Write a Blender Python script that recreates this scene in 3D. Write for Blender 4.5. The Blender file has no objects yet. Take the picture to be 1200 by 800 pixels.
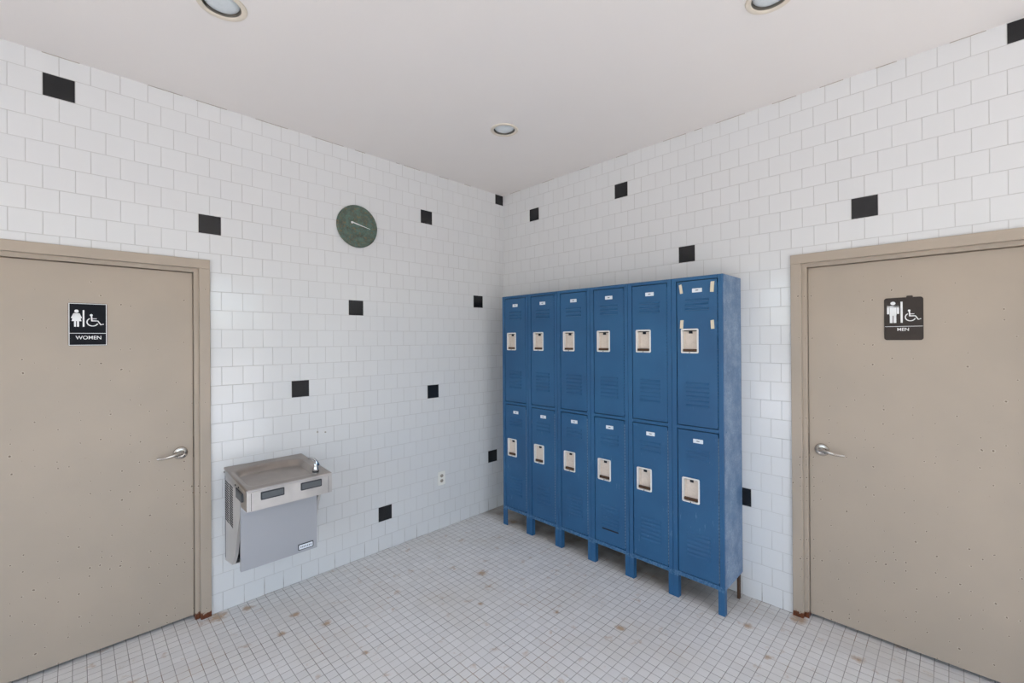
import bpy, bmesh, math, random
from mathutils import Matrix, Vector
random.seed(7)
S = bpy.context.scene
COL = S.collection
PI = math.pi

# ------------------------------------------------------------------ camera
P = 0.1111                       # wall tile pitch (tile and joint)
CAM = Vector((2.93442, 3.05618, 1.59462))
F_PX, CY, YAW, TILT, ROLL = 512.44, 396.945, 0.7839946, 0.0021417, -0.0067229
fw = Vector((-math.sin(YAW) * math.cos(TILT), -math.cos(YAW) * math.cos(TILT), math.sin(TILT)))
rt = Vector((-math.cos(YAW), math.sin(YAW), 0))
up = rt.cross(fw)
r2 = rt * math.cos(ROLL) + up * math.sin(ROLL)
u2 = -rt * math.sin(ROLL) + up * math.cos(ROLL)
cd = bpy.data.cameras.new('camera')
cam = bpy.data.objects.new('camera', cd)
COL.objects.link(cam)
m = Matrix((r2, u2, -fw)).transposed().to_4x4()
m.translation = CAM
cam.matrix_world = m
cd.sensor_width = 36
cd.lens = F_PX / 1200 * 36
cd.shift_y = (CY - 400) / 1200
cd.clip_start = 0.02
S.camera = cam

# ------------------------------------------------------------------ light
RX, RY, RZ = 4.7, 5.3, 26.8783 * P - 0.0     # far side wall, back wall, ceiling
w = bpy.data.worlds.new('sky')
S.world = w
w.use_nodes = True
nt = w.node_tree
nt.nodes.clear()
wo = nt.nodes.new('ShaderNodeOutputWorld')
bg = nt.nodes.new('ShaderNodeBackground')
sky = nt.nodes.new('ShaderNodeTexSky')
sky.sky_type = 'NISHITA'
sky.sun_disc = False
sky.sun_elevation = math.radians(55)
sky.sun_rotation = math.radians(200)
sky.air_density = 1.0
sky.dust_density = 2.5
bg.inputs['Strength'].default_value = 0.95
hs = nt.nodes.new('ShaderNodeHueSaturation')
hs.inputs['Saturation'].default_value = 0.72
nt.links.new(sky.outputs[0], hs.inputs['Color'])
nt.links.new(hs.outputs[0], bg.inputs[0])
nt.links.new(bg.outputs[0], wo.inputs[0])

sd = bpy.data.lights.new('sun', 'SUN')
sd.energy = 10.0
sd.angle = math.radians(1)
sd.color = (1.0, 0.99, 0.985)
sun = bpy.data.objects.new('sun', sd)
COL.objects.link(sun)
sun.rotation_euler = (math.radians(-38), math.radians(-8), 0)   # from behind the tiled corner, high
OPEN = [  # openings to the outdoors behind the camera
    ('y', 0.7, 4.2, 0.0, 2.55),
    ('x', 0.9, 3.2, 0.0, 2.50),
]
for ax, a, b, z0, z1 in OPEN:
    pd = bpy.data.lights.new('daylight_portal', 'AREA')
    pd.shape = 'RECTANGLE'
    pd.size, pd.size_y = b - a, z1 - z0
    pd.cycles.is_portal = True
    po = bpy.data.objects.new('daylight_portal', pd)
    COL.objects.link(po)
    if ax == 'y':
        po.location = ((a + b) / 2, RY + 0.1, (z0 + z1) / 2)
        po.rotation_euler = (math.radians(-90), 0, 0)
    else:
        po.location = (RX + 0.1, (a + b) / 2, (z0 + z1) / 2)
        po.rotation_euler = (math.radians(90), 0, math.radians(90))

vs = S.view_settings
vs.view_transform = 'Standard'
vs.look = 'None'
vs.gamma = 1.0
vs.use_curve_mapping = False
vs.exposure = -0.08
S.cycles.use_denoising = True
S.cycles.max_bounces = 14
S.cycles.diffuse_bounces = 10
S.cycles.sample_clamp_indirect = 8

# ------------------------------------------------------------------ materials
def srgb(r, g, b):
    f = lambda c: ((c / 255 + 0.055) / 1.055) ** 2.4 if c > 10 else c / 255 / 12.92
    return (f(r), f(g), f(b), 1)

class N:
    """small node helper"""
    def __init__(s, name):
        s.m = bpy.data.materials.new(name)
        s.m.use_nodes = True
        s.t = s.m.node_tree
        s.b = s.t.nodes['Principled BSDF']
    def n(s, kind, **k):
        q = s.t.nodes.new(kind)
        for a, v in k.items(): setattr(q, a, v)
        return q
    def put(s, sock, v):
        if isinstance(v, bpy.types.NodeSocket): s.t.links.new(v, sock)
        else: sock.default_value = v
    def math(s, op, a, b=0.0, c=None, clamp=False):
        q = s.n('ShaderNodeMath', operation=op, use_clamp=clamp)
        s.put(q.inputs[0], a); s.put(q.inputs[1], b)
        if c is not None: s.put(q.inputs[2], c)
        return q.outputs[0]
    def ramp(s, v, a, b, to0=0.0, to1=1.0):
        q = s.n('ShaderNodeMapRange', clamp=True)
        for i, x in enumerate((v, a, b, to0, to1)): s.put(q.inputs[i], x)
        return q.outputs[0]
    def mix(s, f, a, b, mode='MIX'):
        q = s.n('ShaderNodeMix', data_type='RGBA', blend_type=mode)
        s.put(q.inputs[0], f); s.put(q.inputs[6], a); s.put(q.inputs[7], b)
        return q.outputs[2]
    def obj(s):
        return s.n('ShaderNodeTexCoord').outputs['Object']
    def gen(s):
        return s.n('ShaderNodeNewGeometry').outputs['Position']
    def noise(s, scale, detail=3, rough=0.5, co=None, dim='3D'):
        q = s.n('ShaderNodeTexNoise')
        q.inputs['Scale'].default_value = scale
        q.inputs['Detail'].default_value = detail
        q.inputs['Roughness'].default_value = rough
        s.put(q.inputs['Vector'], co if co is not None else s.gen())
        return q.outputs[0]
    def vor(s, scale, co=None):
        q = s.n('ShaderNodeTexVoronoi')
        q.inputs['Scale'].default_value = scale
        s.put(q.inputs['Vector'], co if co is not None else s.gen())
        return q
    def bump(s, h, strength=0.3, dist=0.01, nrm=None):
        q = s.n('ShaderNodeBump')
        q.inputs['Strength'].default_value = strength
        q.inputs['Distance'].default_value = dist
        s.put(q.inputs['Height'], h)
        if nrm is not None: s.put(q.inputs['Normal'], nrm)
        return q.outputs[0]
    def fin(s, col=None, rough=None, metal=None, nrm=None, spec=None):
        if col is not None: s.put(s.b.inputs['Base Color'], col)
        if rough is not None: s.put(s.b.inputs['Roughness'], rough)
        if metal is not None: s.put(s.b.inputs['Metallic'], metal)
        if nrm is not None: s.put(s.b.inputs['Normal'], nrm)
        if spec is not None: s.put(s.b.inputs['Specular IOR Level'], spec)
        return s.m

def plain(name, col, rough=0.5, metal=0.0, var=0.06, scale=30, spec=0.5):
    g = N(name)
    c = col
    d = tuple(x * (1 - var * 2) for x in col[:3]) + (1,)
    g_ = g.noise(scale, 3)
    return g.fin(g.mix(g_, c, d), rough, metal, None, spec)

def wall_tile(name, axis, off, grid=True):
    g = N(name)
    sep = g.n('ShaderNodeSeparateXYZ'); g.put(sep.inputs[0], g.gen())
    u = g.math('SUBTRACT', g.math('DIVIDE', sep.outputs[axis], P), off)
    z = g.math('DIVIDE', g.math('SUBTRACT', sep.outputs[2], 0.014 * P), P)
    row = g.math('FLOOR', z)
    u = g.math('ADD', u, g.math('MULTIPLY', g.math('FLOORED_MODULO', row, 2.0), 0.5))
    cu = g.math('FLOOR', u)
    fu = g.math('SUBTRACT', u, cu); fz = g.math('SUBTRACT', z, row)
    eu = g.math('MINIMUM', fu, g.math('SUBTRACT', 1.0, fu))
    ez = g.math('MINIMUM', fz, g.math('SUBTRACT', 1.0, fz))
    e = g.math('MINIMUM', eu, ez)
    cell = g.n('ShaderNodeCombineXYZ'); g.put(cell.inputs[0], cu); g.put(cell.inputs[1], row)
    wn = g.n('ShaderNodeTexWhiteNoise', noise_dimensions='3D'); g.put(wn.inputs[0], cell.outputs[0])
    rs = g.n('ShaderNodeSeparateColor'); g.put(rs.inputs[0], wn.outputs['Color'])
    tone = g.ramp(rs.outputs[2], 0, 1, 0.982, 1.0)
    base = g.mix(1.0, srgb(214, 214, 213), g.n('ShaderNodeCombineColor').outputs[0], 'MULTIPLY')
    cc = base.node.inputs[7].links[0].from_node
    for i in range(3): g.put(cc.inputs[i], tone)
    # worn, dirty joints near the floor
    low = g.ramp(z, 0.5, 1.0, 1.0, 0.12)
    dirt = g.math('MULTIPLY', low, g.ramp(g.noise(9, 4), 0.35, 0.6))
    grout = g.mix(dirt, srgb(193, 192, 190), srgb(104, 88, 70))
    grout = g.mix(g.ramp(g.noise(2.5, 4), 0.45, 0.7), grout, srgb(177, 174, 170))
    gm = g.ramp(e, 0.009, 0.017, 1.0, 0.0)
    col = g.mix(gm, base, grout)
    # joint dimple + slightly uneven setting of every tile
    h = g.ramp(e, 0.008, 0.028, 0.0, 1.0)
    t1 = g.math('MULTIPLY', g.math('SUBTRACT', fu, 0.5), g.math('SUBTRACT', rs.outputs[0], 0.5))
    t2 = g.math('MULTIPLY', g.math('SUBTRACT', fz, 0.5), g.math('SUBTRACT', rs.outputs[1], 0.5))
    hh = g.math('ADD', g.math('MULTIPLY', h, 0.0005), g.math('MULTIPLY', g.math('ADD', t1, t2), 0.0030))
    hh = g.math('ADD', hh, g.math('MULTIPLY', g.noise(14, 2), 0.0008))
    nrm = g.bump(hh, 1.0, 1.0)
    rough = g.math('ADD', g.math('MULTIPLY', gm, 0.5), 0.10)
    return g.fin(col, rough, 0.0, nrm)

def floor_tile():
    g = N('small_grey_floor_tiles')
    sep = g.n('ShaderNodeSeparateXYZ'); g.put(sep.inputs[0], g.gen())
    FP = 0.0502
    f = []
    for i, off in ((0, 0.784), (1, 0.57)):
        v = g.math('SUBTRACT', g.math('DIVIDE', sep.outputs[i], FP), off)
        c = g.math('FLOOR', v)
        fr = g.math('SUBTRACT', v, c)
        f.append((c, g.math('MINIMUM', fr, g.math('SUBTRACT', 1.0, fr))))
    wob = g.math('MULTIPLY', g.math('SUBTRACT', g.noise(22, 2), 0.5), 0.03)
    e = g.math('ADD', g.math('MINIMUM', f[0][1], f[1][1]), wob)
    cell = g.n('ShaderNodeCombineXYZ'); g.put(cell.inputs[0], f[0][0]); g.put(cell.inputs[1], f[1][0])
    wn = g.n('ShaderNodeTexWhiteNoise', noise_dimensions='3D'); g.put(wn.inputs[0], cell.outputs[0])
    base = g.mix(wn.outputs['Value'], srgb(236, 234, 231), srgb(227, 225, 222))
    base = g.mix(g.ramp(g.noise(420, 2), 0.35, 0.7, 0.0, 0.35), base, srgb(196, 194, 192))
    base = g.mix(g.ramp(g.noise(1.7, 5, 0.6), 0.45, 0.75, 0.0, 0.5), base, srgb(206, 199, 186))
    # rust-brown stains: a general sprinkle and the larger ones
    st = g.math('MULTIPLY', g.ramp(g.noise(11, 5, 0.65), 0.60, 0.72), 0.5)
    spots = [(.969, .78, .04), (.23, .33, .05), (1.935, .556, .03), (1.893, .935, .02), (.807, 1.757, .03), (2.212, .072, .035),
             (2.037, .343, .03), (2.144, .466, .025), (.949, 1.417, .02), (.491, 2.402, .02), (1.206, 1.037, .02), (.194, 2.721, .03),
             (.30, 2.25, .03), (2.36, .04, .06), (.04, 2.44, .05)]
    for x, y, r in spots:
        dx = g.math('SUBTRACT', sep.outputs[0], x); dy = g.math('SUBTRACT', sep.outputs[1], y)
        d = g.math('SQRT', g.math('ADD', g.math('MULTIPLY', dx, dx), g.math('MULTIPLY', dy, dy)))
        d = g.math('ADD', d, g.math('MULTIPLY', g.math('SUBTRACT', wobn(g), 0.5), r * 2.4))
        st = g.math('MAXIMUM', st, g.ramp(d, r * 0.3, r * 1.1, 0.7, 0.0))
    base = g.mix(st, base, srgb(168, 124, 66))
    # shade under the lockers, painted into the floor colour as a brown darkening
    locker_shade = g.math('MULTIPLY', g.ramp(sep.outputs[0], 0.34, 0.2, 0, 1), g.ramp(sep.outputs[1], 2.3, 1.7, 0.15, 1))
    base = g.mix(g.math('MULTIPLY', locker_shade, g.ramp(g.noise(6, 4), 0.3, 0.7, 0.45, 0.9)), base, srgb(112, 96, 74))
    grd = g.mix(g.ramp(g.noise(5, 3), 0.35, 0.65), srgb(138, 132, 126), srgb(178, 174, 168))
    grd = g.mix(g.math('MULTIPLY', g.ramp(g.noise(3.5, 4, 0.6), 0.56, 0.66), 0.7), grd, srgb(150, 108, 62))
    gm = g.ramp(e, 0.018, 0.036, 1.0, 0.0)
    col = g.mix(gm, base, grd)
    h = g.ramp(e, 0.02, 0.07)
    nrm = g.bump(g.math('ADD', h, g.math('MULTIPLY', g.noise(300, 2), 0.15)), 0.7, 0.0008)
    return g.fin(col, g.ramp(g.noise(7, 3), 0.3, 0.7, 0.5, 0.62), 0, nrm, 0.35)

def wobn(g):
    if not hasattr(g, '_w'): g._w = g.noise(30, 4, 0.7)
    return g._w

def door_paint(name, rust=False):
    g = N(name)
    sep = g.n('ShaderNodeSeparateXYZ'); g.put(sep.inputs[0], g.gen())
    col = g.mix(g.ramp(g.noise(3.2, 4), 0.35, 0.65), srgb(170, 156, 140), srgb(165, 152, 137))
    # chips knocked out of the paint: dark core, paler rim
    uv = g.n('ShaderNodeCombineXYZ'); g.put(uv.inputs[0], g.math('ADD', sep.outputs[0], sep.outputs[1])); g.put(uv.inputs[1], sep.outputs[2])
    jit = g.n('ShaderNodeVectorMath', operation='MULTIPLY_ADD'); nn = g.n('ShaderNodeTexNoise'); nn.inputs['Scale'].default_value = 55; nn.inputs['Detail'].default_value = 3
    g.put(nn.inputs['Vector'], g.gen()); g.put(jit.inputs[0], nn.outputs['Color']); jit.inputs[1].default_value = (0.012, 0.012, 0.012); g.put(jit.inputs[2], uv.outputs[0])
    v = g.vor(26, jit.outputs[0]); v.voronoi_dimensions = '2D'
    vs_ = g.n('ShaderNodeSeparateColor'); g.put(vs_.inputs[0], v.outputs['Color'])
    dens = g.ramp(sep.outputs[2], 0.2, 1.9, 0.30, 0.07)
    pick = g.math('LESS_THAN', vs_.outputs[0], dens)
    size = g.ramp(vs_.outputs[1], 0, 1, 0.03, 0.10)
    core = g.math('MULTIPLY', pick, g.math('LESS_THAN', v.outputs['Distance'], size))
    rim = g.math('MULTIPLY', pick, g.math('LESS_THAN', v.outputs['Distance'], g.math('MULTIPLY', size, 1.9)))
    col = g.mix(g.math('MULTIPLY', rim, 0.22), col, srgb(206, 196, 182))
    col = g.mix(g.math('MULTIPLY', core, 0.8), col, srgb(92, 74, 60))
    # scuffs
    sc = g.ramp(g.noise(60, 4, 0.7), 0.66, 0.75, 0, 0.35)
    sc = g.math('MULTIPLY', sc, g.ramp(g.noise(2.4, 2), 0.5, 0.62))
    col = g.mix(sc, col, srgb(120, 104, 88))
    if rust:
        r = g.math('ADD', g.ramp(sep.outputs[2], 0.0, 0.075, 0.80, 0.05), g.math('MULTIPLY', g.math('SUBTRACT', g.noise(45, 4, 0.7), 0.5), 0.9))
        r = g.math('MULTIPLY', g.ramp(r, 0.42, 0.5), g.ramp(sep.outputs[2], 0.06, 0.085, 1, 0))
        col = g.mix(r, col, g.mix(g.noise(70, 3), srgb(120, 62, 28), srgb(60, 34, 22)))
    nrm = g.bump(g.math('SUBTRACT', g.math('MULTIPLY', g.noise(160, 2), 0.3), core), 0.35, 0.0012)
    return g.fin(col, 0.42, 0, nrm, 0.4)

def locker_paint(name, worn=0.0):
    g = N(name)
    sep = g.n('ShaderNodeSeparateXYZ'); g.put(sep.inputs[0], g.gen())
    col = g.mix(g.ramp(g.noise(2.2, 3), 0.35, 0.65), srgb(45, 94, 134), srgb(39, 84, 124))
    sp = g.ramp(g.noise(130, 3, 0.6), 0.70, 0.76, 0, 0.5)
    sp = g.math('MULTIPLY', sp, g.ramp(g.noise(5, 3), 0.5, 0.65))
    col = g.mix(sp, col, srgb(140, 170, 196))
    mp = g.n('ShaderNodeMapping'); g.put(mp.inputs[0], g.gen()); mp.inputs['Scale'].default_value = (60, 60, 9)
    scr = g.math('MULTIPLY', g.ramp(g.noise(1.6, 4, 0.6, mp.outputs[0]), 0.64, 0.72), g.ramp(g.noise(3.3, 3), 0.45, 0.6))
    scr = g.math('MULTIPLY', scr, g.ramp(sep.outputs[2], 1.1, 0.7, 0.12, 0.5))
    rail = g.math('MULTIPLY', g.ramp(g.math('ABSOLUTE', g.math('SUBTRACT', sep.outputs[2], 0.148)), 0.012, 0.02, 0.35, 0.0), g.ramp(g.noise(75, 4, 0.7), 0.45, 0.6))
    col = g.mix(g.math('MAXIMUM', scr, rail), col, srgb(128, 160, 188))
    if worn:
        a = g.ramp(g.noise(7, 6, 0.72), 0.38, 0.62, 0.25, 0.85)
        b = g.ramp(g.noise(120, 4, 0.7), 0.4, 0.65, 0.45, 1.0)
        k = g.math('MULTIPLY', g.math('MULTIPLY', a, b), worn)
        col = g.mix(k, col, srgb(152, 168, 188))
        r = g.math('MULTIPLY', g.ramp(sep.outputs[2], 0.0, 0.13, 0.7, 0.15), g.ramp(g.noise(60, 4, 0.7), 0.55, 0.62))
        col = g.mix(r, col, srgb(96, 70, 50))
    nrm = g.bump(g.noise(190, 2), 0.12, 0.001)
    return g.fin(col, 0.40, 0, nrm, 0.35)

def steel(name, col, rough, stretch=(1, 60, 60)):
    g = N(name)
    mp = g.n('ShaderNodeMapping'); g.put(mp.inputs[0], g.obj()); mp.inputs['Scale'].default_value = stretch
    n1 = g.noise(20, 3, 0.5, mp.outputs[0])
    n2 = g.noise(8, 4)
    c = g.mix(g.ramp(n2, 0.35, 0.65), col, tuple(x * 0.85 for x in col[:3]) + (1,))
    return g.fin(c, g.ramp(n1, 0.2, 0.8, rough - 0.06, rough + 0.08), 1.0, g.bump(n1, 0.08, 0.001))

def verdigris():
    g = N('verdigris_bronze')
    n = g.noise(38, 5, 0.7)
    col = g.mix(g.ramp(n, 0.40, 0.60), srgb(92, 116, 106), srgb(84, 92, 80))
    col = g.mix(g.ramp(g.noise(55, 4, 0.6), 0.55, 0.66), col, srgb(122, 106, 76))
    return g.fin(col, 0.6, 0.15, g.bump(n, 0.3, 0.002))

M = dict(
    wl=wall_tile('white_wall_tile_running_bond', 0, -0.0995),
    wr=wall_tile('white_wall_tile_running_bond_b', 1, 0.175),
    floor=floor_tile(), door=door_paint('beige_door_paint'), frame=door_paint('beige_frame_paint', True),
    ceil=plain('ceiling_paint', srgb(232, 226, 221), 0.75, 0, 0.012, 3),
    plaster=plain('plain_wall_paint', srgb(214, 211, 206), 0.8, 0, 0.03, 2),
    dim=plain('light_block_dark', srgb(90, 88, 84), 0.9, 0, 0.05, 2),
    black=plain('black_glazed_tile', srgb(24, 24, 26), 0.16, 0, 0.1, 40),
    lock=locker_paint('blue_locker_enamel'), lockw=locker_paint('worn_blue_locker_enamel', 1.0),
    hingem=plain('pale_blue_hinge', srgb(120, 146, 172), 0.5, 0, 0.3, 60),  # paler blue for the lower tier's hinge knuckles
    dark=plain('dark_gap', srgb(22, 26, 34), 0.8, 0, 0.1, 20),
    pan=plain('cream_handle_pan', srgb(226, 212, 198), 0.45, 0, 0.12, 90),
    bezel=plain('white_handle_bezel', srgb(232, 229, 224), 0.4, 0, 0.08, 120),
    brown=plain('brown_latch', srgb(96, 66, 44), 0.55, 0.2, 0.3, 140),
    white=plain('white_number_plate', srgb(226, 231, 236), 0.4, 0, 0.04, 60),
    ink=plain('dark_ink', srgb(70, 74, 80), 0.6, 0, 0.1, 60),
    tape=plain('yellowed_tape', srgb(226, 214, 188), 0.6, 0, 0.1, 80),
    steel=steel('brushed_stainless_top', srgb(178, 168, 160), 0.34),
    steelr=steel('brushed_stainless_trim', srgb(200, 196, 193), 0.36),
    panel=plain('grey_coated_steel', srgb(166, 167, 171), 0.42, 0.2, 0.03, 6),
    side=plain('pale_grey_coated_steel', srgb(204, 200, 196), 0.45, 0.2, 0.06, 9),
    chrome=plain('chrome', srgb(205, 208, 210), 0.12, 1.0, 0.04, 30),
    nickel=plain('satin_nickel', srgb(190, 184, 176), 0.2, 1.0, 0.06, 30),
    barb=plain('dark_push_bar', srgb(52, 54, 58), 0.4, 0, 0.1, 40),
    barg=plain('grey_push_bar_pad', srgb(92, 95, 98), 0.5, 0, 0.12, 70),
    verd=verdigris(), cream=plain('cream_trim_ring', srgb(222, 211, 194), 0.5, 0, 0.05, 40),
    lens=plain('frosted_lens', srgb(214, 220, 222), 0.25, 0, 0.06, 60),
    can=plain('dark_can', srgb(140, 134, 124), 0.3, 0.6, 0.1, 40),
    signb=plain('black_sign_plastic', srgb(20, 22, 28), 0.6, 0, 0.08, 60, 0.15),
    signg=plain('brown_grey_sign_plastic', srgb(64, 57, 52), 0.6, 0, 0.08, 60, 0.2),
    signw=plain('white_sign_print', srgb(232, 232, 230), 0.5, 0, 0.02, 60),
    outlet=plain('ivory_outlet_plastic', srgb(228, 226, 218), 0.4, 0, 0.02, 60),
    caulk=plain('dirty_caulk', srgb(178, 170, 156), 0.8, 0, 0.2, 25),
    pave=plain('sunlit_concrete', srgb(188, 182, 172), 0.9, 0, 0.08, 1.5),
)

# ------------------------------------------------------------------ helpers
class MB:
    def __init__(s): s.b = bmesh.new()
    def box(s, x0, x1, y0, y1, z0, z1, bev=0.0, seg=2):
        r = bmesh.ops.create_cube(s.b, size=1)
        vs_ = r['verts']
        for v in vs_:
            v.co = Vector(((x0 + x1) / 2 + v.co.x * (x1 - x0), (y0 + y1) / 2 + v.co.y * (y1 - y0), (z0 + z1) / 2 + v.co.z * (z1 - z0)))
        if bev:
            es = list({e for v in vs_ for e in v.link_edges})
            bmesh.ops.bevel(s.b, geom=es, offset=bev, segments=seg, affect='EDGES', profile=0.5)
        return s
    def prism(s, pts, y0, y1, bev=0.0):
        """polygon in XZ extruded along Y from y0 to y1"""
        vs_ = [s.b.verts.new((x, y0, z)) for x, z in pts]
        f = s.b.faces.new(vs_)
        r = bmesh.ops.extrude_face_region(s.b, geom=[f])
        for v in r['geom']:
            if isinstance(v, bmesh.types.BMVert): v.co.y = y1
        if bev:
            nv = set(vs_) | {v for v in r['geom'] if isinstance(v, bmesh.types.BMVert)}
            es = list({e for v in nv for e in v.link_edges})
            bmesh.ops.bevel(s.b, geom=es, offset=bev, segments=2, affect='EDGES')
        return s
    def prismx(s, pts, x0, x1):
        """polygon in YZ extruded along X"""
        vs_ = [s.b.verts.new((x0, y, z)) for y, z in pts]
        f = s.b.faces.new(vs_)
        r = bmesh.ops.extrude_face_region(s.b, geom=[f])
        for v in r['geom']:
            if isinstance(v, bmesh.types.BMVert): v.co.x = x1
        return s
    def cyl(s, c, r, h, axis='z', seg=32, r2_=None):
        q = bmesh.ops.create_cone(s.b, cap_ends=True, segments=seg, radius1=r, radius2=r if r2_ is None else r2_, depth=h)
        R = {'z': Matrix(), 'y': Matrix.Rotation(PI / 2, 4, 'X'), 'x': Matrix.Rotation(PI / 2, 4, 'Y')}[axis]
        bmesh.ops.transform(s.b, matrix=Matrix.Translation(c) @ R, verts=q['verts'])
        return s
    def lathe(s, prof, c=(0, 0, 0), seg=48, axis='z', close=False):
        rings = []
        for r, h in prof:
            ring = []
            for i in range(seg):
                a = 2 * PI * i / seg
                if axis == 'z': p = (c[0] + r * math.cos(a), c[1] + r * math.sin(a), c[2] + h)
                else: p = (c[0] + r * math.cos(a), c[1] - h, c[2] + r * math.sin(a))
                ring.append(s.b.verts.new(p))
            rings.append(ring)
        n = len(rings)
        for k in range(n if close else n - 1):
            A, B = rings[k], rings[(k + 1) % n]
            for i in range(seg):
                s.b.faces.new((A[i], A[(i + 1) % seg], B[(i + 1) % seg], B[i]))
        if not close:
            for R in (rings[0], rings[-1]):
                s.b.faces.new(R)
        return s
    def tube(s, pts, rad, seg=10, flat=None):
        """tube along points; rad one value or one per point; flat = (sx, sz) section scale"""
        if not isinstance(rad, (list, tuple)): rad = [rad] * len(pts)
        pts = [Vector(p) for p in pts]
        rings = []
        ref = Vector((0, 0, 1))
        for i, p in enumerate(pts):
            t = (pts[min(i + 1, len(pts) - 1)] - pts[max(i - 1, 0)]).normalized()
            a = t.cross(ref)
            if a.length < 0.05: a = t.cross(Vector((0, 1, 0)))
            a.normalize()
            b = a.cross(t)
            fx, fz = flat or (1, 1)
            rings.append([s.b.verts.new(p + a * (math.cos(2 * PI * k / seg) * rad[i] * fx) + b * (math.sin(2 * PI * k / seg) * rad[i] * fz)) for k in range(seg)])
        for A, B in zip(rings, rings[1:]):
            for k in range(seg): s.b.faces.new((A[k], A[(k + 1) % seg], B[(k + 1) % seg], B[k]))
        s.b.faces.new(rings[0]); s.b.faces.new(rings[-1])
        return s
    def build(s, name, mat, parent=None, smooth=False, mats=None):
        bmesh.ops.recalc_face_normals(s.b, faces=s.b.faces)
        me = bpy.data.meshes.new(name)
        s.b.to_mesh(me); s.b.free()
        me.materials.append(M[mat])
        if smooth:
            me.shade_smooth()
            me.set_sharp_from_angle(angle=math.radians(35))
        o = bpy.data.objects.new(name, me)
        COL.objects.link(o)
        if parent is not None: o.parent = parent
        return o

def tag(o, label, cat, group=None, kind=None):
    o['label'] = label; o['category'] = cat
    if group: o['group'] = group
    if kind: o['kind'] = kind
    return o

def empty(name, loc, rz=0.0):
    o = bpy.data.objects.new(name, None)
    COL.objects.link(o)
    o.empty_display_size = 0.1
    o.location = loc
    o.rotation_euler = (0, 0, rz)
    return o

LEFT, RIGHT = PI, PI / 2      # turning of things fixed to the two tiled walls: local X runs to the viewer's right, -Y out of the wall

# ------------------------------------------------------------------ the room
DH = 2.070                          # door frame height
DW = 1.02                           # door frame width over all
DL0 = 2.380                         # women's door: latch-side outer edge on the wall
DR0 = 2.405                         # men's door
T = 0.12
b = MB()
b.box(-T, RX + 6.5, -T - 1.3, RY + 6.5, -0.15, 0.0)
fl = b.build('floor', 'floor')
tag(fl, 'floor of small square grey tiles with dark joints and rust stains', 'floor', kind='structure')

def wall_mesh(name, mat, axis, a0, a1, d0, d1, z1, holes, label):
    """wall along an axis with rectangular holes (a, b, z0, z1)"""
    b = MB()
    xs = sorted({a0, a1, *[h[0] for h in holes], *[h[1] for h in holes]})
    for p, q in zip(xs, xs[1:]):
        hs = [h for h in holes if h[0] <= p + 1e-6 and h[1] >= q - 1e-6]
        spans = [(0, z1)] if not hs else ([(hs[0][3], z1)] + ([(0, hs[0][2])] if hs[0][2] > 0 else []))
        for s0, s1 in spans:
            if axis == 'x': b.box(p, q, d0, d1, s0, s1)
            else: b.box(d0, d1, p, q, s0, s1)
    o = b.build(name, mat)
    return tag(o, label, 'wall', kind='structure')

ins = 0.012
wl = wall_mesh('wall_left', 'wl', 'x', -T, RX + T, -T, 0, RZ + 0.1, [(DL0 + ins, DL0 + DW - ins, 0, DH - ins)],
               'white tiled wall behind the drinking fountain, with scattered black accent tiles')
wr = wall_mesh('wall_right', 'wr', 'y', 0, RY + T, -T, 0, RZ + 0.1, [(DR0 + ins, DR0 + DW - ins, 0, DH - ins)],
               'white tiled wall behind the blue lockers, with scattered black accent tiles')
wall_mesh('wall_back', 'plaster', 'x', 0, RX + T, RY, RY + T, RZ + 0.1, [(OPEN[0][1], OPEN[0][2], 0, OPEN[0][4])],
          'plain wall with a wide opening to the outdoors')
wall_mesh('wall_side', 'plaster', 'y', 0, RY, RX, RX + T, RZ + 0.1, [(OPEN[1][1], OPEN[1][2], 0, OPEN[1][4])],
          'plain wall with a doorway opening to the outdoors')

# ceiling with holes for the downlights
LIGHTS = [(0.918, 0.975), (2.503, 0.937), (0.920, 2.545)]
RC = 0.074
bm_ = bmesh.new()
def loop(pts):
    vs_ = [bm_.verts.new(p) for p in pts]
    return [bm_.edges.new((vs_[i], vs_[(i + 1) % len(vs_)])) for i in range(len(vs_))]
es = loop([(0, 0, RZ), (RX, 0, RZ), (RX, RY, RZ), (0, RY, RZ)])
for x, y in LIGHTS:
    es += loop([(x + RC * math.cos(2 * PI * k / 40), y + RC * math.sin(2 * PI * k / 40), RZ) for k in range(40)])
bmesh.ops.triangle_fill(bm_, use_beauty=True, edges=es)
bmesh.ops.create_cube(bm_, size=1, matrix=Matrix.Translation((RX / 2, RY / 2, RZ + 0.35)) @ Matrix.Diagonal((RX + 2.4, RY + 2.4, 0.2, 1)))
me = bpy.data.meshes.new('ceiling'); bm_.to_mesh(me); bm_.free(); me.materials.append(M['ceil'])
ce = bpy.data.objects.new('ceiling', me); COL.objects.link(ce)
tag(ce, 'flat off-white painted ceiling with round downlights', 'ceiling', kind='structure')

# unseen dark shells added behind the two doors to keep light from leaking in
for nm, x0, x1, y0, y1, lab in (('light_block_womens_door', DL0 - 0.2, DL0 + DW + 0.2, -T - 1.2, -T, "dim room behind the women's door"),
                               ('light_block_mens_door', -T - 1.2, -T, DR0 - 0.2, DR0 + DW + 0.2, "dim room behind the men's door")):
    b = MB()
    t = 0.04
    if 'women' in nm:
        b.box(x0, x1, y0 - t, y0, 0, 2.5).box(x0 - t, x0, y0, y1, 0, 2.5).box(x1, x1 + t, y0, y1, 0, 2.5).box(x0, x1, y0, y1, 2.46, 2.5)
    else:
        b.box(x0 - t, x0, y0, y1, 0, 2.5).box(x0, x1, y0 - t, y0, 0, 2.5).box(x0, x1, y1, y1 + t, 0, 2.5).box(x0, x1, y0, y1, 2.46, 2.5)
    tag(b.build(nm, 'dim'), lab, 'wall', kind='structure')
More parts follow.
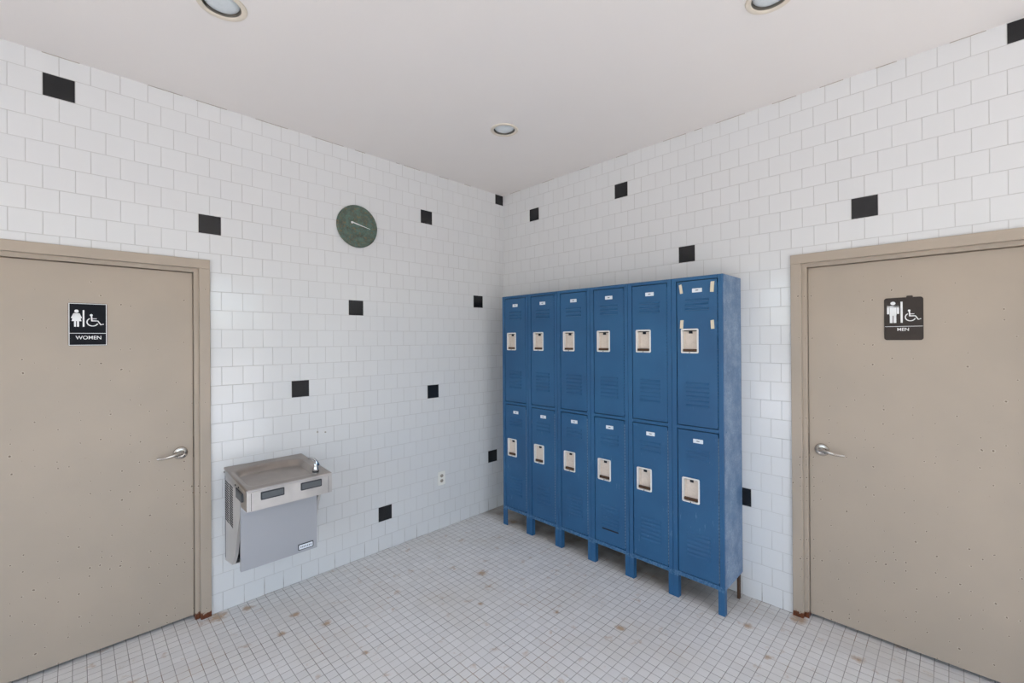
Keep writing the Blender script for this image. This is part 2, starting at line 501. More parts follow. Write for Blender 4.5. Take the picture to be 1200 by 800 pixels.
b = MB(); b.box(-25, 30, RY + 6.5, 40, -0.2, -0.01).box(RX + 6.5, 30, -20, RY + 6.5, -0.2, -0.01).box(-1.5, RX + 6.5, -20, -T - 1.3, -0.2, -0.01).box(-25, -1.5, -20, RY + 6.5, -0.2, -0.01)
tag(b.build('ground', 'pave'), 'pale paved ground outdoors', 'ground', kind='structure')

# black accent tiles let into the white ones
TW, TH = 0.97792 * P, 0.97149 * P
OL, OR_ = -0.110485, 0.18619
for c, r in [(27.5, 26), (22, 21), (8.5, 24), (14, 17), (3.5, 18), (17.5, 12), (8, 11), (12, 3), (2, 5), (1, 27)]:
    x1 = (c + OL) * P; x0 = max(0.0005, x1 - TW); z1 = min(r * P, RZ - 0.003)
    b = MB().box(x0, x1, -0.004, 0.0012, r * P - TH, z1)
    b.build('black_tile', 'black', wl)['label'] = 'square glossy black accent tile'
for c, r in [(3, 25), (11, 25), (15.5, 20), (24, 21), (29, 27), (18.5, 6)]:
    y0 = (c + OR_) * P; z1 = min(r * P, RZ - 0.003)
    b = MB().box(-0.004, 0.0012, y0, y0 + TW, r * P - TH, z1)
    b.build('black_tile', 'black', wr)['label'] = 'square glossy black accent tile'
for x, z in ((1.769, .975), (1.716, .966)):
    MB().cyl((x, 0.003, z), 0.005, 0.006, 'y', 14).build('wall_anchor', 'caulk', wl)

# thin cracked caulk where the tiles meet the ceiling
random.seed(3)
b = MB(); b2 = MB()
x = 0.4
while x < 4.0:
    l = random.uniform(0.03, 0.22); b.box(x, x + l, 0.0, 0.0025, RZ - 0.0028, RZ); x += l + random.uniform(0.02, 0.3)
x = 0.1
while x < 4.0:
    l = random.uniform(0.03, 0.18); b2.box(0, 0.0025, x, x + l, RZ - 0.0028, RZ); x += l + random.uniform(0.03, 0.3)
tag(b.build('trim_left', 'caulk'), 'thin cracked caulk line between ceiling and the wall with the fountain', 'caulk', kind='structure')
tag(b2.build('trim_right', 'caulk'), 'thin cracked caulk line between ceiling and the wall with the lockers', 'caulk', kind='structure')

# ------------------------------------------------------------------ doors
def make_door(name, loc, rz, s, label):
    """s = -1: the door runs to the viewer's left of its latch-side jamb, +1: to the right"""
    root = empty(name, loc, rz)
    tag(root, label, 'door', kind='structure')
    def X(a, c): return (min(s * a, s * c), max(s * a, s * c))
    # frame: face, return, stop
    b = MB()
    FW = 0.052
    for lo, hi in ((0.0, FW), (DW - FW, DW)):
        x0, x1 = X(lo, hi)
        b.box(x0, x1, -0.014, T, 0.0, DH - FW, 0.0025)
    x0, x1 = X(0, DW); b.box(x0, x1, -0.014, T, DH - FW, DH, 0.0025)
    fr = b.build('door_frame', 'frame', root)
    b = MB()
    ST = 0.022
    for lo, hi in ((FW, FW + ST), (DW - FW - ST, DW - FW)):
        x0, x1 = X(lo, hi)
        b.box(x0, x1, 0.012, 0.075, 0.0, DH - FW - ST)
    x0, x1 = X(FW, DW - FW); b.box(x0, x1, 0.012, 0.075, DH - FW - ST, DH - FW)
    b.build('door_stop', 'frame', fr)
    # leaf
    x0, x1 = X(FW + ST + 0.002, DW - FW - ST - 0.002)
    lf = MB().box(x0, x1, 0.040, 0.084, 0.020, DH - FW - ST - 0.003, 0.0015).build('door_leaf', 'door', root)
    # lever set
    cx, cz = s * 0.136, 0.965
    b = MB()
    b.lathe([(0.034, 0.0), (0.035, 0.004), (0.032, 0.009), (0.024, 0.012), (0.017, 0.013), (0.0135, 0.018)], (cx, 0.040, cz), 40, 'y')
    rose = b.build('handle_rose', 'nickel', lf, True)
    for dx, dz in ((-0.016, -0.016), (0.016, -0.016)):
        MB().cyl((cx + dx, 0.0295, cz + dz), 0.0035, 0.004, 'y', 12).build('screw', 'barb', rose)
    b = MB()
    b.cyl((cx, 0.012, cz), 0.0115, 0.042, 'y', 24)
    pts = [(cx + s * t * 0.108, -0.006 - 0.012 * math.sin(t * PI), cz + 0.004 - 0.020 * (t ** 1.5) + 0.006 * max(0, t - 0.7) * 4) for t in [i / 14 for i in range(-1, 15)]]
    pts = [(p[0], p[1], p[2].real if isinstance(p[2], complex) else p[2]) for p in pts]
    rad = [0.013 - 0.0065 * i / 15 for i in range(16)]
    b.tube(pts, rad, 12, (0.55, 0.9))
    b.build('lever_handle', 'nickel', lf, True)
    # strike gap: dark strip on the frame edge next to the latch
    x0, x1 = X(FW + ST - 0.001, FW + ST + 0.0015)
    MB().box(x0, x1, 0.036, 0.0395, 0.93, 1.05).build('latch_gap', 'dark', fr)
    # butt hinges
    hx = s * (DW - FW - ST - 0.004)
    for z in (0.25, 1.0, 1.75):
        MB().cyl((hx, 0.036, z), 0.006, 0.1, 'z', 14).build('hinge', 'nickel', root)
    return root

make_door('door_1', (DL0, 0, 0), LEFT, -1, "beige steel door with the WOMEN sign, beside the drinking fountain")
make_door('door_2', (0, DR0, 0), RIGHT, 1, "beige steel door with the MEN sign, beside the blue lockers")

# ------------------------------------------------------------------ signs
def shape(b, pts, y0, y1): b.prism(pts, y0, y1)
def circ(cx, cz, r, n=28, rz=None): return [(cx + r * math.cos(2 * PI * k / n), cz + (rz or r) * math.sin(2 * PI * k / n)) for k in range(n)]
def bar(x0, z0, x1, z1, w_):
    d = Vector((x1 - x0, z1 - z0)); d.normalize(); n = Vector((-d.y, d.x)) * w_ / 2
    return [(x0 + n.x, z0 + n.y), (x0 - n.x, z0 - n.y), (x1 - n.x, z1 - n.y), (x1 + n.x, z1 + n.y)]
def rrect(x0, x1, z0, z1, r, n=6):
    out = []
    for cx, cz, a in ((x1 - r, z1 - r, 0), (x0 + r, z1 - r, 90), (x0 + r, z0 + r, 180), (x1 - r, z0 + r, 270)):
        for k in range(n + 1):
            t = math.radians(a + 90 * k / n); out.append((cx + r * math.cos(t), cz + r * math.sin(t)))
    return out

def lettering(text, cx, cz, height, width, y, parent, name='lettering', mat='signw', bold=0.012):
    cu = bpy.data.curves.new(name, 'FONT')
    cu.body = text; cu.size = 1; cu.extrude = 0.02; cu.offset = bold
    cu.align_x = 'LEFT'
    o = bpy.data.objects.new(name, cu)
    COL.objects.link(o)
    dg = bpy.context.evaluated_depsgraph_get()
    me = bpy.data.meshes.new_from_object(o.evaluated_get(dg))
    COL.objects.unlink(o); bpy.data.objects.remove(o)
    xs = [v.co.x for v in me.vertices]; ys = [v.co.y for v in me.vertices]
    for v in me.vertices:
        x = (v.co.x - (min(xs) + max(xs)) / 2) / (max(xs) - min(xs)) * width
        z = (v.co.y - (min(ys) + max(ys)) / 2) / (max(ys) - min(ys)) * height
        v.co = Vector((cx + x, y - v.co.z * 0.015, cz + z))
    me.materials.clear(); me.materials.append(M[mat])
    r = bpy.data.objects.new(name, me); COL.objects.link(r); r.parent = parent
    return r

def wheelchair(b, cx, cz, k, y0, y1):
    """classic access symbol about 1 unit * k wide, centred on the wheel"""
    P_ = lambda pts: [(cx + x * k, cz + z * k) for x, z in pts]
    shape(b, P_(circ(-0.10, 0.66, 0.115)), y0, y1)
    shape(b, P_(bar(-0.085, 0.56, -0.05, 0.02, 0.12)), y0, y1)
    shape(b, P_(bar(-0.08, 0.27, 0.33, 0.27, 0.085)), y0, y1)
    shape(b, P_(bar(-0.10, 0.045, 0.44, 0.045, 0.10)), y0, y1)
    shape(b, P_(bar(0.40, 0.07, 0.66, -0.37, 0.10)), y0, y1)
    shape(b, P_(bar(0.62, -0.375, 0.90, -0.29, 0.085)), y0, y1)
    n = 30
    a0, a1 = math.radians(120), math.radians(338)
    ro, ri = 0.48, 0.385
    for i in range(n):
        p, q = a0 + (a1 - a0) * i / n, a0 + (a1 - a0) * (i + 1) / n
        shape(b, P_([(ro * math.cos(p), ro * math.sin(p) - 0.08), (ro * math.cos(q), ro * math.sin(q) - 0.08), (ri * math.cos(q), ri * math.sin(q) - 0.08), (ri * math.cos(p), ri * math.sin(p) - 0.08)]), y0, y1)

def sign_women():
    W_, H_ = 0.143, 0.216
    root = empty('restroom_sign', (2.8905, -0.040, 1.579), LEFT)
    tag(root, 'black WOMEN restroom sign with white woman and wheelchair symbols on beige door', 'sign')
    MB().prism(rrect(-W_ / 2, W_ / 2, 0, H_, 0.006), -0.003, 0.0).build('sign_plate', 'signb', root)
    b = MB()
    e = 0.0028
    y0, y1 = -0.0036, -0.0028
    b.box(-W_ / 2 + 0.002, W_ / 2 - 0.002, y0, y1, H_ - 0.002 - e, H_ - 0.002).box(-W_ / 2 + 0.002, W_ / 2 - 0.002, y0, y1, 0.002, 0.002 + e)
    b.box(-W_ / 2 + 0.002, -W_ / 2 + 0.002 + e, y0, y1, 0.002 + e, H_ - 0.002 - e).box(W_ / 2 - 0.002 - e, W_ / 2 - 0.002, y0, y1, 0.002 + e, H_ - 0.002 - e)
    b.box(-W_ / 2 + 0.005, W_ / 2 - 0.005, y0, y1, 0.062, 0.0645)
    b.build('sign_border', 'signw', root)
    # woman
    b = MB()
    y0, y1 = -0.0042, -0.0028
    cx = -0.0415
    b.prism(circ(cx, 0.174, 0.0078), y0, y1)
    b.prism([(cx - 0.010, 0.164), (cx + 0.010, 0.164), (cx + 0.0175, 0.124), (cx - 0.0175, 0.124)], y0, y1)
    b.prism(bar(cx - 0.009, 0.162, cx - 0.0175, 0.139, 0.0052), y0, y1)
    b.prism(bar(cx + 0.009, 0.162, cx + 0.0175, 0.139, 0.0052), y0, y1)
    b.box(cx - 0.0088, cx - 0.0018, y0, y1, 0.096, 0.126).box(cx + 0.0018, cx + 0.0088, y0, y1, 0.096, 0.126)
    b.build('woman_symbol', 'signw', root)
    MB().box(-0.0195, -0.0132, y0, y1, 0.096, 0.180).build('divider_bar', 'signw', root)
    b = MB(); wheelchair(b, 0.0165, 0.1245, 0.047, y0, y1)
    b.build('wheelchair_symbol', 'signw', root)
    lettering('WOMEN', 0.0015, 0.0415, 0.0185, 0.094, -0.0032, root, bold=0.012)

def sign_men():
    W_, H_ = 0.149, 0.216
    root = empty('restroom_sign', (-0.040, 2.888, 1.580), RIGHT)
    tag(root, 'dark brown-grey MEN restroom sign with white man and wheelchair symbols on beige door', 'sign')
    MB().prism(rrect(-W_ / 2, W_ / 2, 0, H_, 0.012), -0.003, 0.0).build('sign_plate', 'signg', root)
    MB().prism(rrect(0.012, 0.036, H_ - 0.006, H_ + 0.008, 0.004), -0.004, -0.0002).build('bumper_tab', 'signg', root)
    b = MB()
    y0, y1 = -0.0042, -0.0028
    cx = -0.0395
    b.prism(circ(cx, 0.188, 0.010, 28, 0.0085), y0, y1)
    b.prism(rrect(cx - 0.0135, cx + 0.0135, 0.125, 0.176, 0.004), y0, y1)
    b.prism(rrect(cx - 0.0235, cx - 0.0148, 0.133, 0.176, 0.0035), y0, y1)
    b.prism(rrect(cx + 0.0148, cx + 0.0235, 0.133, 0.176, 0.0035), y0, y1)
    b.box(cx - 0.0235, cx + 0.0235, y0, y1, 0.168, 0.1745)
    b.box(cx - 0.0125, cx - 0.0016, y0, y1, 0.088, 0.128).box(cx + 0.0016, cx + 0.0125, y0, y1, 0.088, 0.128)
    b.build('man_symbol', 'signw', root)
    MB().box(-0.0105, -0.0025, y0, y1, 0.088, 0.195).build('divider_bar', 'signw', root)
    b = MB(); wheelchair(b, 0.0265, 0.1195, 0.044, y0, y1)
    b.build('wheelchair_symbol', 'signw', root)
    MB().box(-W_ / 2 + 0.003, W_ / 2 - 0.003, -0.0036, -0.0028, 0.0685, 0.0705).build('sign_rule', 'signw', root)
    lettering('MEN', -0.0015, 0.0545, 0.0155, 0.044, -0.0032, root, bold=0.012)

sign_women(); sign_men()

# ------------------------------------------------------------------ lockers
Y0, CW = 0.305, 0.305
LB = empty('locker_bank', (0.004, Y0, 0.0), RIGHT)
tag(LB, 'bank of twelve blue steel lockers in two tiers standing in the tiled corner', 'lockers')
FY = -0.306                         # front plane (local)
LT, LBOT = 1.966, 0.140
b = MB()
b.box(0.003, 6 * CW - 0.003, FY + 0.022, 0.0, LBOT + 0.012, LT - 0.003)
b.build('cabinet_body', 'dark', LB)  # dark colour stands for the shade inside, seen through the door gaps
# skins: top, two ends
b = MB().box(0, 6 * CW, FY + 0.004, 0.0, LT - 0.002, LT + 0.001)
b.build('cabinet_top', 'lock', LB)
for x0, x1, mt, fz in ((0.0, 0.0028, 'lock', 0), (6 * CW - 0.0028, 6 * CW + 0.0006, 'lockw', 1)):
    b = MB().box(x0, x1, FY + 0.010, 0.0, LBOT + 0.004, LT)
    if fz:  # seam flanges and rivets
        b.box(x1, x1 + 0.0012, FY + 0.012, FY + 0.030, LBOT + 0.006, LT - 0.002)
        for z in (0.3, 0.75, 1.05, 1.35, 1.7, 1.93):
            b.cyl((x1 + 0.0012, FY + 0.045, z), 0.004, 0.003, 'x', 12)
    o = b.build('side_panel', mt, LB)
    if fz: o['label'] = 'scuffed pale blue side panel'
# face frame
b = MB()
for k in range(7):
    c = k * CW
    if k == 0: b.box(0, 0.031, FY, FY + 0.02, LBOT, LT, 0.003)
    elif k == 6: b.box(c - 0.0270, c, FY, FY + 0.02, LBOT, LT, 0.004)
    else: b.box(c - 0.0268, c - 0.0010, FY, FY + 0.02, LBOT, LT, 0.002).box(c + 0.0010, c + 0.031, FY, FY + 0.02, LBOT, LT, 0.002)
for k in range(6):
    x0, x1 = k * CW + 0.030, (k + 1) * CW - 0.0265
    for z0, z1 in ((LBOT, 0.1660), (1.0450, 1.0660), (1.9460, LT)):
        b.box(x0, x1, FY + 0.0008, FY + 0.019, z0, z1, 0.002)
b.build('face_frame', 'lock', LB)
# legs
for k in range(7):
    c = k * CW
    x0, x1 = (0.0, 0.052) if k == 0 else ((c - 0.036, c) if k == 6 else (c - 0.030, c + 0.034))
    b = MB().prismx([(FY, 0.0), (FY, LBOT + 0.003), (FY + 0.004, LBOT + 0.003), (FY + 0.004, 0.0)], x0, x1)
    for q in ([x0, x1 - 0.003] if 0 < k < 6 else ([x0] if k == 0 else [x1 - 0.003])):
        b.box(q, q + 0.003, FY + 0.003, FY + 0.034, 0.0, LBOT + 0.003)
    if 0 < k < 6: b.box(c - 0.001, c + 0.001, FY - 0.0012, FY + 0.001, 0.004, LBOT)
    b.build('leg', 'lock', LB)
    b = MB()
    hi = c + 0.012 if k == 0 else c
    lo = c if k == 0 else c - 0.014
    b.box(lo, hi, -0.062, -0.058, 0.0, LBOT + 0.006).box(hi - 0.002 if k else lo, hi if k else lo + 0.002, -0.060, -0.036, 0.0, LBOT + 0.006)
    b.build('leg', 'brown', LB)['label'] = 'rusty rear leg'

DWI, DX = 0.237, 0.0372              # door width, offset in its column
def louver(b, x0, x1, z, out=0.0072, h=0.016):
    # pressed louvre: rises out of the sheet to an open lower lip
    y = FY + 0.001
    pr = [(y + 0.002, z + h), (y - out * 0.35, z + h * 0.72), (y - out * 0.85, z + h * 0.3), (y - out, z), (y + 0.002, z - 0.0004)]
    b.prismx(pr, x0, x1)

def make_locker_door(kcol, tier):
    z0, z1 = (0.171, 1.040) if tier == 0 else (1.071, 1.941)
    ox = kcol * CW + DX
    hx0, hx1, hz0, hz1 = 0.031, 0.1225, z1 - 0.4275, z1 - 0.2935      # hole for the recessed pan
    b = MB()
    y0, y1 = FY, FY + 0.016
    xs, zs = [0, hx0, hx1, DWI], [z0, hz0, hz1, z1]
    gv = {}
    for i, x in enumerate(xs):
        for j, z in enumerate(zs): gv[i, j] = b.b.verts.new((x, y1, z))
    fs = [b.b.faces.new((gv[i, j], gv[i + 1, j], gv[i + 1, j + 1], gv[i, j + 1])) for i in range(3) for j in range(3) if (i, j) != (1, 1)]
    r = bmesh.ops.extrude_face_region(b.b, geom=fs)
    for v in r['geom']:
        if isinstance(v, bmesh.types.BMVert): v.co.y = y0
    for k in range(3): louver(b, 0.052, 0.190, z1 - 0.121 - 0.0275 * k)
    for k in range(6): louver(b, 0.052, 0.190, z1 - 0.622 - 0.0265 * k)
    d = b.build('locker_door', 'lock', LB)
    d.location = (ox, 0, 0)
    # recessed handle
    b = MB()
    fx0, fx1, fz0, fz1 = 0.024, 0.130, z1 - 0.435, z1 - 0.286
    outer = rrect(fx0, fx1, fz0, fz1, 0.009, 5); inner = rrect(hx0 + 0.001, hx1 - 0.001, hz0 + 0.001, hz1 - 0.001, 0.006, 5)
    n = len(outer)
    def ring(pts, y): return [b.b.verts.new((x, y, z)) for x, z in pts]
    R = [ring(outer, FY), ring(outer, FY - 0.0035), ring(inner, FY - 0.0045), ring(inner, FY + 0.0195)]
    for A, B in zip(R, R[1:]):
        for i in range(n): b.b.faces.new((A[i], A[(i + 1) % n], B[(i + 1) % n], B[i]))
    pull = b.build('recessed_handle', 'bezel', d, True)
    b = MB().box(hx0 + 0.0005, hx1 - 0.0005, FY + 0.0180, FY + 0.0205, hz0 + 0.0005, hz1 - 0.0005)
    b.cyl(((hx0 + hx1) / 2 + 0.008, FY + 0.0175, (hz0 + hz1) / 2 - 0.01), 0.008, 0.003, 'y', 20)
    b.box(hx0 + 0.012, hx0 + 0.014, FY + 0.013, FY + 0.0185, hz0 + 0.018, hz1 - 0.01)
    b.build('handle_pan', 'pan', pull)
    MB().box(hx0 + 0.002, hx1 - 0.002, FY + 0.003, FY + 0.018, hz0 + 0.003, hz0 + 0.018, 0.002).build('finger_lift', 'brown', pull)
    b = MB().box(hx0 + 0.004, hx1 - 0.004, FY + 0.012, FY + 0.0185, hz1 - 0.0075, hz1 - 0.0035)
    b.box(hx0 + 0.036, hx0 + 0.056, FY + 0.011, FY + 0.0185, hz1 - 0.022, hz1 - 0.0065)
    b.build('latch_slot', 'dark', pull)
    MB().cyl(((fx0 + fx1) / 2, FY - 0.0042, fz0 + 0.0045), 0.003, 0.003, 'y', 12).build('screw', 'dark', pull)
    # number plate
    cz = z1 - 0.058
    npl = MB().prism(rrect(0.094, 0.152, cz - 0.012, cz + 0.012, 0.002, 3), FY - 0.0022, FY, 0).build('number_plate', 'white', d)
    MB().box(0.114, 0.131, FY - 0.0026, FY - 0.002, cz - 0.002, cz + 0.0025).build('number_mark', 'ink', npl)
    # hinge knuckles down the edge
    b = MB()
    z = z0 + 0.012
    while z < z1 - 0.02:
        b.cyl((DWI + 0.0022, FY + 0.0008, z + 0.007), 0.0026, 0.014, 'z', 8)
        z += 0.0205
    b.build('hinge', 'hingem' if tier == 0 else 'lock', d)
    return d
for k in range(6):
    for t in (1, 0):
        d = make_locker_door(k, t)
        if (k, t) == (5, 1):
            d['label'] = 'blue locker door with four strips of old tape'
            z1 = 1.941
            for x, z, w_, h_, a in ((0.026, 1.897, 0.016, 0.056, 8), (0.212, 1.897, 0.020, 0.062, -4), (0.030, 1.682, 0.018, 0.052, -4), (0.212, 1.677, 0.018, 0.052, 3)):
                t_ = math.radians(a); ca, sa = math.cos(t_), math.sin(t_)
                pts = [(x + px * ca - pz * sa, z + px * sa + pz * ca) for px, pz in ((-w_ / 2, -h_ / 2), (w_ / 2, -h_ / 2), (w_ / 2, h_ / 2), (-w_ / 2, h_ / 2 - 0.002))]
                MB().prism(pts, FY - 0.0058, FY - 0.0048 if False else FY - 0.0003).build('tape_strip', 'tape', d)
        if (k, t) == (3, 0):
            zz = 1.040 - 0.622 - 0.0265 * 5 - 0.02
            MB().box(0.056, 0.186, FY - 0.0012, FY + 0.001, zz - 0.004, zz + 0.006).build('torn_louvre_slot', 'dark', d)
            d['label'] = 'blue locker door with a torn dark vent slot'

# ------------------------------------------------------------------ drinking fountain
FX = 2.093
DF = empty('drinking_fountain', (FX, 0.0, 0.0), LEFT)
tag(DF, 'wall-hung stainless steel drinking fountain with a loose grey front panel', 'drinking fountain')
HW = 0.220
# back chassis and slanted sides
b = MB()
b.box(-HW + 0.004, HW - 0.004, -0.012, 0.0, 0.315, 0.80)
b.box(-HW + 0.012, HW - 0.012, -0.15, -0.012, 0.340, 0.352)
b.box(-HW + 0.05, -HW + 0.056, -0.26, -0.05, 0.352, 0.70)
b.build('chassis', 'barb', DF)
prof = [(0.0, 0.300), (-0.170, 0.328), (-0.225, 0.40), (-0.300, 0.590), (-0.360, 0.712), (-0.44, 0.716), (-0.44, 0.815), (0.0, 0.842)]
for sx in (-1, 1):
    b = MB()
    x0 = sx * (HW - 0.0045)
    b.prismx(prof, x0, x0 - sx * 0.0025)
    # inward front flange
    for (ya, za), (yb, zb) in zip(prof[1:5], prof[2:5]):
        b.prismx([(ya, za), (yb, zb), (yb + 0.004, zb), (ya + 0.004, za)], x0 - sx * 0.0025, x0 - sx * 0.016)
    o = b.build('side_panel', 'side', DF)
    # louvred vent: two columns of short slanted slots
    b = MB()
    for col_, (ya, yb) in enumerate(((-0.012, -0.088), (-0.104, -0.182))):
        for r in range(17):
            z = 0.764 - 0.0139 * r
            b.prismx([(ya, z + 0.004), (yb, z - 0.002), (yb, z + 0.0055), (ya, z + 0.0115)], x0 + sx * 0.0003, x0 + sx * 0.0010)
    b.build('vent_slots', 'dark', o)
# bottom plate
MB().prismx([(0.0, 0.300), (-0.170, 0.328), (-0.170, 0.331), (0.0, 0.303)], -HW + 0.003, HW - 0.003).build('bottom_plate', 'side', DF)

# basin top: rolled rim, dished middle
b = MB()
NX, NY = 40, 34
zb, zf = 0.848, 0.822
DP = 0.482
def top_z(u, v):          # u -1..1 across, v 0 back .. 1 front
    z = zb + (zf - zb) * v
    # dish: rounded rectangle basin, deeper toward the back left, bordered by an arc at the back
    bu = (u + 0.05) / 0.86
    back = 0.13 + 0.10 * bu * bu
    dv0 = (v - back) / 0.10
    dv1 = (0.90 - v) / 0.16
    du = (1 - abs(bu)) / 0.14
    e = min(1, max(0, min(dv0, 1))) * min(1, max(0, dv1)) * min(1, max(0, du))
    e = e * e * (3 - 2 * e)
    return z - 0.030 * e
gv = [[b.b.verts.new((-HW + 2 * HW * i / NX, -DP * j / NY, top_z(-1 + 2 * i / NX, j / NY))) for j in range(NY + 1)] for i in range(NX + 1)]
for i in range(NX):
    for j in range(NY): b.b.faces.new((gv[i][j], gv[i + 1][j], gv[i + 1][j + 1], gv[i][j + 1]))
top = b.build('basin_top', 'steel', DF, True)
sd_ = top.modifiers.new('thick', 'SOLIDIFY'); sd_.thickness = 0.002; sd_.offset = -1
# apron wrapping round the front: side cheeks and front face, rolled upper edge
b = MB()
b.box(-HW, HW, -DP - 0.004, -DP + 0.003, 0.711, zf - 0.006)
b.prismx([(-DP, 0.711), (-DP, zf - 0.004), (-0.30, 0.829), (-0.012, 0.845), (-0.012, 0.805), (-0.34, 0.772), (-0.37, 0.711)], -HW, -HW + 0.004)
b.prismx([(-DP, 0.711), (-DP, zf - 0.004), (-0.30, 0.829), (-0.012, 0.845), (-0.012, 0.805), (-0.34, 0.772), (-0.37, 0.711)], HW - 0.004, HW)
b.build('apron', 'steelr', DF)
b = MB()
b.tube([(-HW + 0.006, -DP, zf - 0.006), (HW - 0.006, -DP, zf - 0.006)], 0.0075, 14)
b.build('front_rim', 'steelr', DF, True)
b = MB()
b.tube([(-HW + 0.004, -DP + 0.004, zf - 0.006), (-HW + 0.004, 0, zb - 0.006)], 0.0055, 12)
b.tube([(HW - 0.004, -DP + 0.004, zf - 0.006), (HW - 0.004, 0, zb - 0.006)], 0.0055, 12)
b.tube([(-HW + 0.006, -0.004, zb - 0.005), (HW - 0.006, -0.004, zb - 0.005)], 0.0055, 12)
b.build('edge_rim', 'steel', DF, True)
for x in (-HW + 0.021, HW - 0.020):
    MB().box(x - 0.0008, x + 0.0008, -DP - 0.0046, -DP - 0.0035, 0.713, zf - 0.016).build('apron_seam', 'dark', DF)
# push bars
for xa, xb in ((-0.155, -0.040), (0.046, 0.160)):
    z0, z1 = 0.760, 0.802
    p = MB().prism(rrect(xa, xb, z0, z1, 0.004, 3), -DP - 0.009, -DP - 0.003, 0).build('push_bar', 'barb', DF)
    b = MB().prism(rrect(xa + 0.006, xb - 0.006, z0 + 0.007, z1 - 0.007, 0.003, 3), -DP - 0.0115, -DP - 0.008, 0)
    for k in range(9):
        x = xa + 0.03 + k * 0.0075
        b.box(x, x + 0.004, -DP - 0.0122, -DP - 0.011, z0 + 0.016, z0 + 0.026)
    b.build('bar_pad', 'barg', p)
p = MB().prismx([(-0.285, 0.745), (-0.285, 0.795), (-0.415, 0.790), (-0.425, 0.750), (-0.400, 0.742)], -HW - 0.005, -HW + 0.001).build('push_bar', 'barb', DF)
MB().prismx([(-0.295, 0.754), (-0.295, 0.788), (-0.405, 0.783), (-0.412, 0.756), (-0.398, 0.750)], -HW - 0.0065, -HW - 0.004).build('bar_pad', 'barg', p)
for y, z in ((-0.010, 0.822), (-0.262, 0.803), (-0.33, 0.806)):
    MB().cyl((-HW - 0.001, y, z), 0.005, 0.004, 'x', 12).build('screw', 'barb', DF)
# loose front panel with folded edges, hanging away from the chassis
b = MB()
px0, px1, py, pz0, pz1 = -0.2185, 0.180, -0.362, 0.358, 0.728
b.box(px0, px1, py, py + 0.002, pz0, pz1)
b.box(px0, px0 + 0.002, py + 0.002, py + 0.018, pz0, pz1).box(px1 - 0.002, px1, py + 0.002, py + 0.018, pz0, pz1).box(px0 + 0.002, px1 - 0.002, py + 0.002, py + 0.018, pz0, pz0 + 0.002)
fp = b.build('front_panel', 'panel', DF)
b = MB().prism(rrect(0.072, 0.158, 0.373, 0.408, 0.004, 3), py - 0.003, py + 0.0, 0)
np_ = b.build('nameplate', 'barb', fp)
b = MB().prism(rrect(0.0765, 0.1535, 0.3775, 0.4035, 0.003, 3), py - 0.0036, py - 0.0028, 0)
npf = b.build('nameplate_face', 'white', np_)
for k in range(7):      # worn maker's lettering, no longer readable
    x = 0.0845 + k * 0.0093
    b = MB().prism([(x, 0.3865), (x + 0.0048, 0.3865), (x + 0.0058, 0.3945), (x + 0.001, 0.3945)], py - 0.0040, py - 0.0035)
    b.build('nameplate_mark', 'ink', np_)
# bubbler
bx, by = 0.160, -0.400
bz = 0.8265
b = MB()
b.lathe([(0.019, -0.004), (0.019, 0.002), (0.016, 0.004)], (bx, by, bz), 28)
bb = b.build('bubbler', 'barb', DF, True)
b = MB()
b.lathe([(0.0150, 0.002), (0.0165, 0.008), (0.0150, 0.020), (0.0125, 0.026), (0.0135, 0.036), (0.011, 0.044), (0.004, 0.047)], (bx, by, bz), 28)
b.build('bubbler_body', 'chrome', bb, True)
b = MB()
pts = [(bx + 0.014 - 0.010 * t - 0.040 * t * t, by + 0.022 * t, bz + 0.030 + 0.095 * t - 0.045 * t * t) for t in [i / 10 for i in range(11)]]
b.tube(pts, [0.012 - 0.005 * i / 10 for i in range(11)], 12, (1.3, 0.7))
b.build('mouth_guard', 'chrome', bb, True)

# ------------------------------------------------------------------ round dial
DI = empty('wall_thermometer', (1.480, 0.0, 2.427), LEFT)
tag(DI, 'round green-bronze weathered dial with one thin white hand, high on tiled wall', 'thermometer')
R_ = 0.153
b = MB()
b.lathe([(R_ - 0.01, 0.0), (R_, 0.006), (R_, 0.016), (R_ - 0.004, 0.020), (R_ - 0.010, 0.019), (R_ - 0.014, 0.014), (R_ - 0.036, 0.013), (R_ - 0.039, 0.016), (R_ - 0.043, 0.013),
         (0.062, 0.012), (0.059, 0.015), (0.055, 0.012), (0.004, 0.013)], (0, 0, 0), 72, 'y')
b.build('dial_plate', 'verd', DI, True)
b = MB()
for k in range(60):
    a = 2 * PI * k / 60
    l = 0.012 if k % 5 else 0.02
    b.prism(bar(math.cos(a) * (R_ - 0.018), math.sin(a) * (R_ - 0.018), math.cos(a) * (R_ - 0.018 - l), math.sin(a) * (R_ - 0.018 - l), 0.0022), -0.0155, -0.0135)
b.build('dial_marks', 'verd', DI)
b = MB()
for k in range(9):
    a = 2 * PI * k / 9
    b.prism([(x + 0.006 + 0.013 * math.cos(a), z - 0.055 + 0.013 * math.sin(a)) for x, z in circ(0, 0, 0.006, 10)], -0.020, -0.012)
b.prism(circ(0.006, -0.055, 0.008, 14), -0.022, -0.012)
for t in [i / 10 for i in range(11)]:
    a = math.radians(200 + 140 * t)
    b.prism([(x + 0.075 * math.cos(a), z + 0.01 + 0.085 * math.sin(a)) for x, z in circ(0, 0, 0.007 + 0.003 * math.sin(t * 9), 8)], -0.019, -0.012)
b.build('relief_ornament', 'verd', DI)
b = MB()
hx_, hz_ = -0.043, 0.021
b.cyl((hx_, -0.021, hz_), 0.007, 0.012, 'y', 18)
tx_, tz_ = 0.092, -0.008
d_ = Vector((tx_ - hx_, tz_ - hz_)); L_ = d_.length; d_.normalize(); n_ = Vector((-d_.y, d_.x))
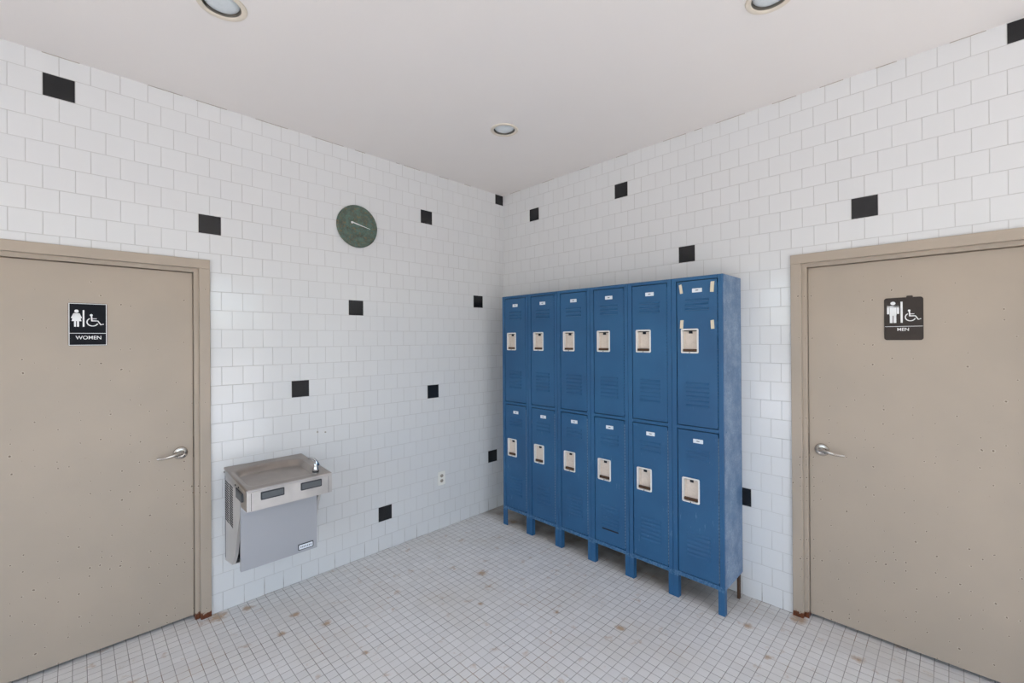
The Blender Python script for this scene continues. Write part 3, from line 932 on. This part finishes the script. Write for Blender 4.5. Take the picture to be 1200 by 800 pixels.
q = lambda s_, o_: (hx_ + d_.x * s_ + n_.x * o_, hz_ + d_.y * s_ + n_.y * o_)
b.prism([q(-0.012, 0.003), q(-0.012, -0.003), q(0.03, -0.0038), q(L_, -0.0008), q(L_, 0.0008), q(0.03, 0.0038)], -0.0275, -0.0255)
b.build('dial_hand', 'signw', DI)

# ------------------------------------------------------------------ outlet
OU = empty('wall_outlet', (0.7445, 0.0, 0.427), LEFT)
tag(OU, 'white duplex power outlet low on the tiled wall', 'outlet')
pl = MB().prism(rrect(-0.035, 0.035, -0.057, 0.057, 0.008, 4), -0.006, 0.0, 0.0).build('cover_plate', 'outlet', OU)
for z in (-0.021, 0.021):
    r = MB().prism([(x, z + zz) for x, zz in circ(0, 0, 0.0165, 26, 0.0145)], -0.008, -0.005).build('socket', 'caulk', OU)
    b = MB().box(-0.0075, -0.005, -0.0088, -0.0078, z - 0.002, z + 0.007).box(0.005, 0.0075, -0.0088, -0.0078, z - 0.002, z + 0.007)
    b.cyl((0, -0.0083, z - 0.007), 0.0025, 0.001, 'y', 12)
    b.build('socket_slots', 'dark', r)

# ------------------------------------------------------------------ downlights
LAB = ['round recessed downlight with dull grey lens, above the corner of the two tiled walls',
       'round recessed downlight with frosted lens and cream rim, over the drinking fountain side',
       'round recessed downlight with grey lens and cream rim, over the lockers side']
for i, (x, y) in enumerate(LIGHTS):
    root = empty('recessed_downlight', (x, y, RZ))
    tag(root, LAB[i], 'ceiling light', 'recessed downlights in the ceiling')
    b = MB()
    b.lathe([(0.069, 0.0), (0.070, -0.004), (0.078, -0.0065), (0.089, -0.005), (0.092, 0.0)], (0, 0, 0), 56, close=True)
    b.build('trim_ring', 'cream', root, True)
    b = MB()
    b.lathe([(0.069, -0.001), (0.066, 0.04), (0.066, 0.10), (0.072, 0.10), (0.0735, -0.0)], (0, 0, 0), 56, close=True)
    b.build('can', 'can', root, True)
    b = MB()
    b.lathe([(0.0655, 0.012), (0.060, 0.006), (0.045, 0.001), (0.02, -0.001), (0.001, -0.0015), (0.001, 0.012), (0.0655, 0.018)], (0, 0, 0), 48, close=False)
    b.build('lens', 'lens', root, True)
